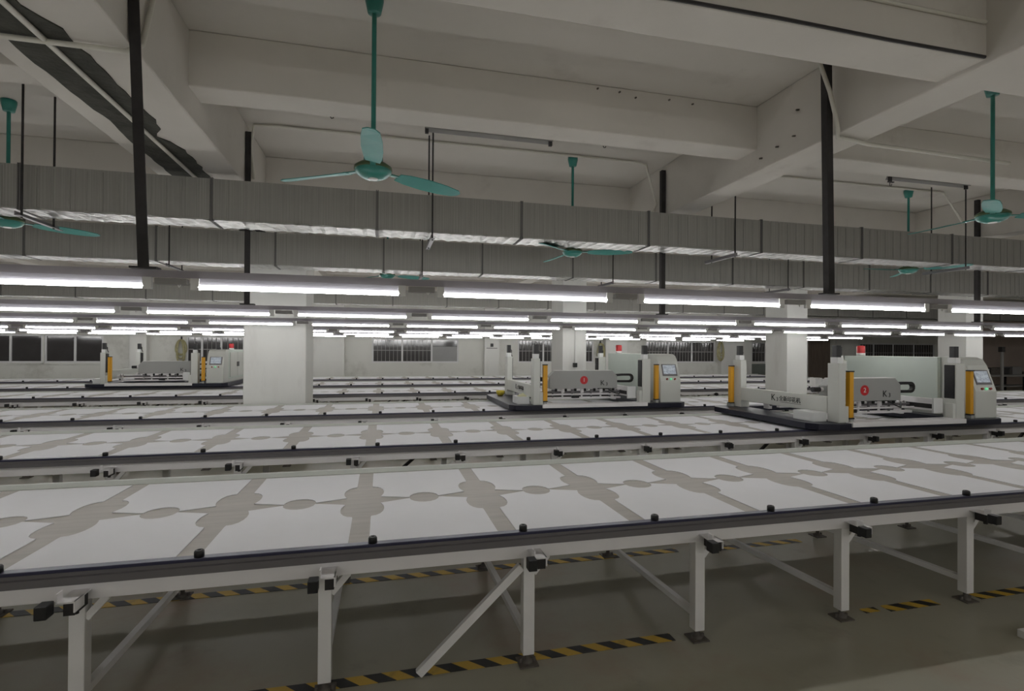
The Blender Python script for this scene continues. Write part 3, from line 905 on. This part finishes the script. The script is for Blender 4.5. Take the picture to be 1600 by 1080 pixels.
# small things lying on the machines
t = empty('bowl', (2.10, 9.30, .7875), label='small yellow bowl on the rear corner of the middle machine base', cat='bowl')
MB().lathe([(0, 0), (.05, 0), (.075, .04), (.08, .085), (.074, .085), (.068, .042), (.045, .01), (0, .01)], 20).build('bowl_body', 'yellowball', t)
t = empty('carton', (2.115, 7.86, .902), label='pale yellow rag pile on the white box of the middle machine', cat='rag')
mb = MB(); rr = random.Random(5)
vv = []; ff = []
for i in range(7):
    for j in range(7):
        e = math.sin(math.pi * i / 6) * math.sin(math.pi * j / 6)
        vv.append((-.07 + .14 * i / 6, -.1 + .2 * j / 6, e * (.03 + rr.uniform(0, .025))))
ff = [(i * 7 + j, (i + 1) * 7 + j, (i + 1) * 7 + j + 1, i * 7 + j + 1) for i in range(6) for j in range(6)]
t.name = 'rag'
mb.add(vv, ff, True).build('cloth', mat('pale_rag', (.55, .54, .34, 1), .9), t)
for i, (x, y, a, b, h, lab) in enumerate(((11.30, 11.7, .22, .2, .22, 'taller white carton on the fourth table behind the right machine'), (11.62, 11.6, .2, .18, .13, 'lower white carton on the fourth table behind the right machine'))):
    t = empty('carton', (x, y, TOP + .005), label=lab, cat='carton', group='white cartons on the fourth table')
    MB().box(-a / 2, a / 2, -b / 2, b / 2, 0, h).build('box', 'white', t, bevel=.004)
    MB().box(-.012, .012, -b / 2 - .001, b / 2 + .001, h - .03, h + .001).build('tape_strip', 'edge_tape', t)

t = empty('carton', (3.632, 2.19, 0), label='small white box on the floor at the right edge of the view', cat='carton')
MB().box(-.07, .07, -.05, .05, .001, .045).build('box', 'white', t, bevel=.003)
MB().box(-.071, .071, -.012, .012, .03, .0465).build('tape_strip', 'edge_tape', t)

# ------------------------------------------------------------------ things on the far walls
def hose_bundle(x, y, z, label):
    t = empty('hose_bundle', (x, y, z), label=label, cat='hose', group='hose bundles on the window wall')
    rr = random.Random(int(x * 10))
    mb = MB()
    for k in range(5):
        a = rr.uniform(.10, .2)
        h = rr.uniform(.25, .5)
        mb.tube([(-a * math.cos(q) * .8, -.02 - .02 * k, -h + h * math.sin(q) if q < math.pi else -h + .6 * h * math.sin(q)) for q in [2 * math.pi * i / 16 for i in range(17)]], .022, 6, caps=False)
    mb.build('hoses', 'rope', t)
    MB().box(-.02, .02, -.02, .03, -.02, .1).build('wall_hook', 'darksteel', t)
hose_bundle(-6.25, YB - .02, 1.85, 'coiled yellowish hose hanging behind the far left machine')
hose_bundle(8.25, YB - .02, 1.85, 'coiled hose hanging on the wall right of the thin column')
hose_bundle(13.42, YB - .22, 1.95, 'coiled hose hanging beside the barred window at right')
t = empty('switch_box', (3.91, YB - .2, 1.75), label='small dark switch on the wall pilaster right of the barred window', cat='switch')
MB().box(-.05, .05, -.04, 0, -.06, .06).build('switch_body', 'black', t)
MB().box(-.2, .2, -.012, 0, -.12, -.1).build('shelf_strip', 'darksteel', t)
t = empty('pull_cord', (3.56, 9.385, 1.32), label='dark plug on a cord down the middle column', cat='cord')
MB().tube([(0, 0, .05), (0, 0, .75)], .004, 5).build('cord', 'plug', t)
MB().box(-.035, .035, -.04, 0.012, -.03, .05).build('plug_body', 'black', t)
# right end: stand pole, bench with clutter in front of the bare wall
t = empty('stand_pole', (20.6, 13.4, 0), label='slim grey stand pole at far right behind the machine console', cat='pole')
MB().lathe([(0, 0), (.25, 0), (.25, .02), (.05, .04), (0, .04)], 20).build('base', 'plug', t)
MB().tube([(0, 0, .03), (0, 0, 1.75)], .045, 10).build('pole', 'plug', t)
MB().box(-.09, .06, -.06, .06, 1.62, 1.8).build('pole_head', 'darksteel', t)
t = empty('work_bench', (25.6, 16.2, 0), label='low work bench against the dim wall at far right', cat='bench')
MB().box(-3, 3, -.4, .4, .62, .70).build('bench_top', 'plug', t)
for x in (-2.8, 0, 2.8):
    for y in (-.35, .35):
        MB().box(x - .04, x + .04, y - .04, y + .04, 0, .62).build('leg', 'darksteel', t)
MB().box(-2.9, 2.9, -.3, .3, .2, .25).build('shelf', 'plug', t)
rr = random.Random(11)
for i in range(9):
    x = 25.6 - 2.6 + i * .64
    wd, h = rr.uniform(.2, .3), rr.uniform(.1, .32)
    o = empty('tool_crate', (x, 16.2 + rr.uniform(-.1, .1), .70), rz=rr.uniform(-.3, .3))
    MB().box(-wd, wd, -.15, .15, 0, h).box(-wd - .01, wd + .01, -.16, .16, h - .03, h).build('crate_body', ['darksteel', 'plug', 'rust'][i % 3], o)
    tag(o, '%s dim crate from the left on the far right bench' % ordinal(i), 'crate', 'crates on the bench')

# ------------------------------------------------------------------ labels that need the view
bpy.context.view_layer.update()
dg = bpy.context.evaluated_depsgraph_get()
def members(o):
    r = [o] + list(o.children)
    for c in o.children: r += list(c.children)
    return r
def visible(o):
    mem = members(o)
    names = {m.name for m in mem}
    hits = 0
    for m in mem:
        if m.type != 'MESH': continue
        nv = len(m.data.polygons)
        step = max(1, nv // 14)
        for f in list(m.data.polygons)[::step]:
            c = m.matrix_world @ f.center
            q = px(c)
            if q is None or not (0 <= q[0] <= 1600 and 0 <= q[1] <= 1080): continue
            d = c - CAMLOC
            ok, loc, nor, idx, ob, mw = S.ray_cast(dg, CAMLOC, d.normalized(), distance=d.length - .004)
            if not ok or ob.name in names: hits += 1
            if hits >= 1: return True
    return False
for lst, fmt, cat, grp, fall, drop in SERIES:
    vis = [o for o in lst if visible(o)]
    keep = set(o.name for o in vis)
    vis.sort(key=lambda o: o.location.x)
    for i, o in enumerate(vis):
        tag(o, fmt.format(ordinal(i)), cat, grp)
    for o in lst:
        if o.name in keep: continue
        q = px(o.matrix_world.translation)
        if drop and (q is None or not (-1300 <= q[0] <= 2700)):
            bpy.data.objects.remove(o)
        else:
            tag(o, fall, cat, grp)
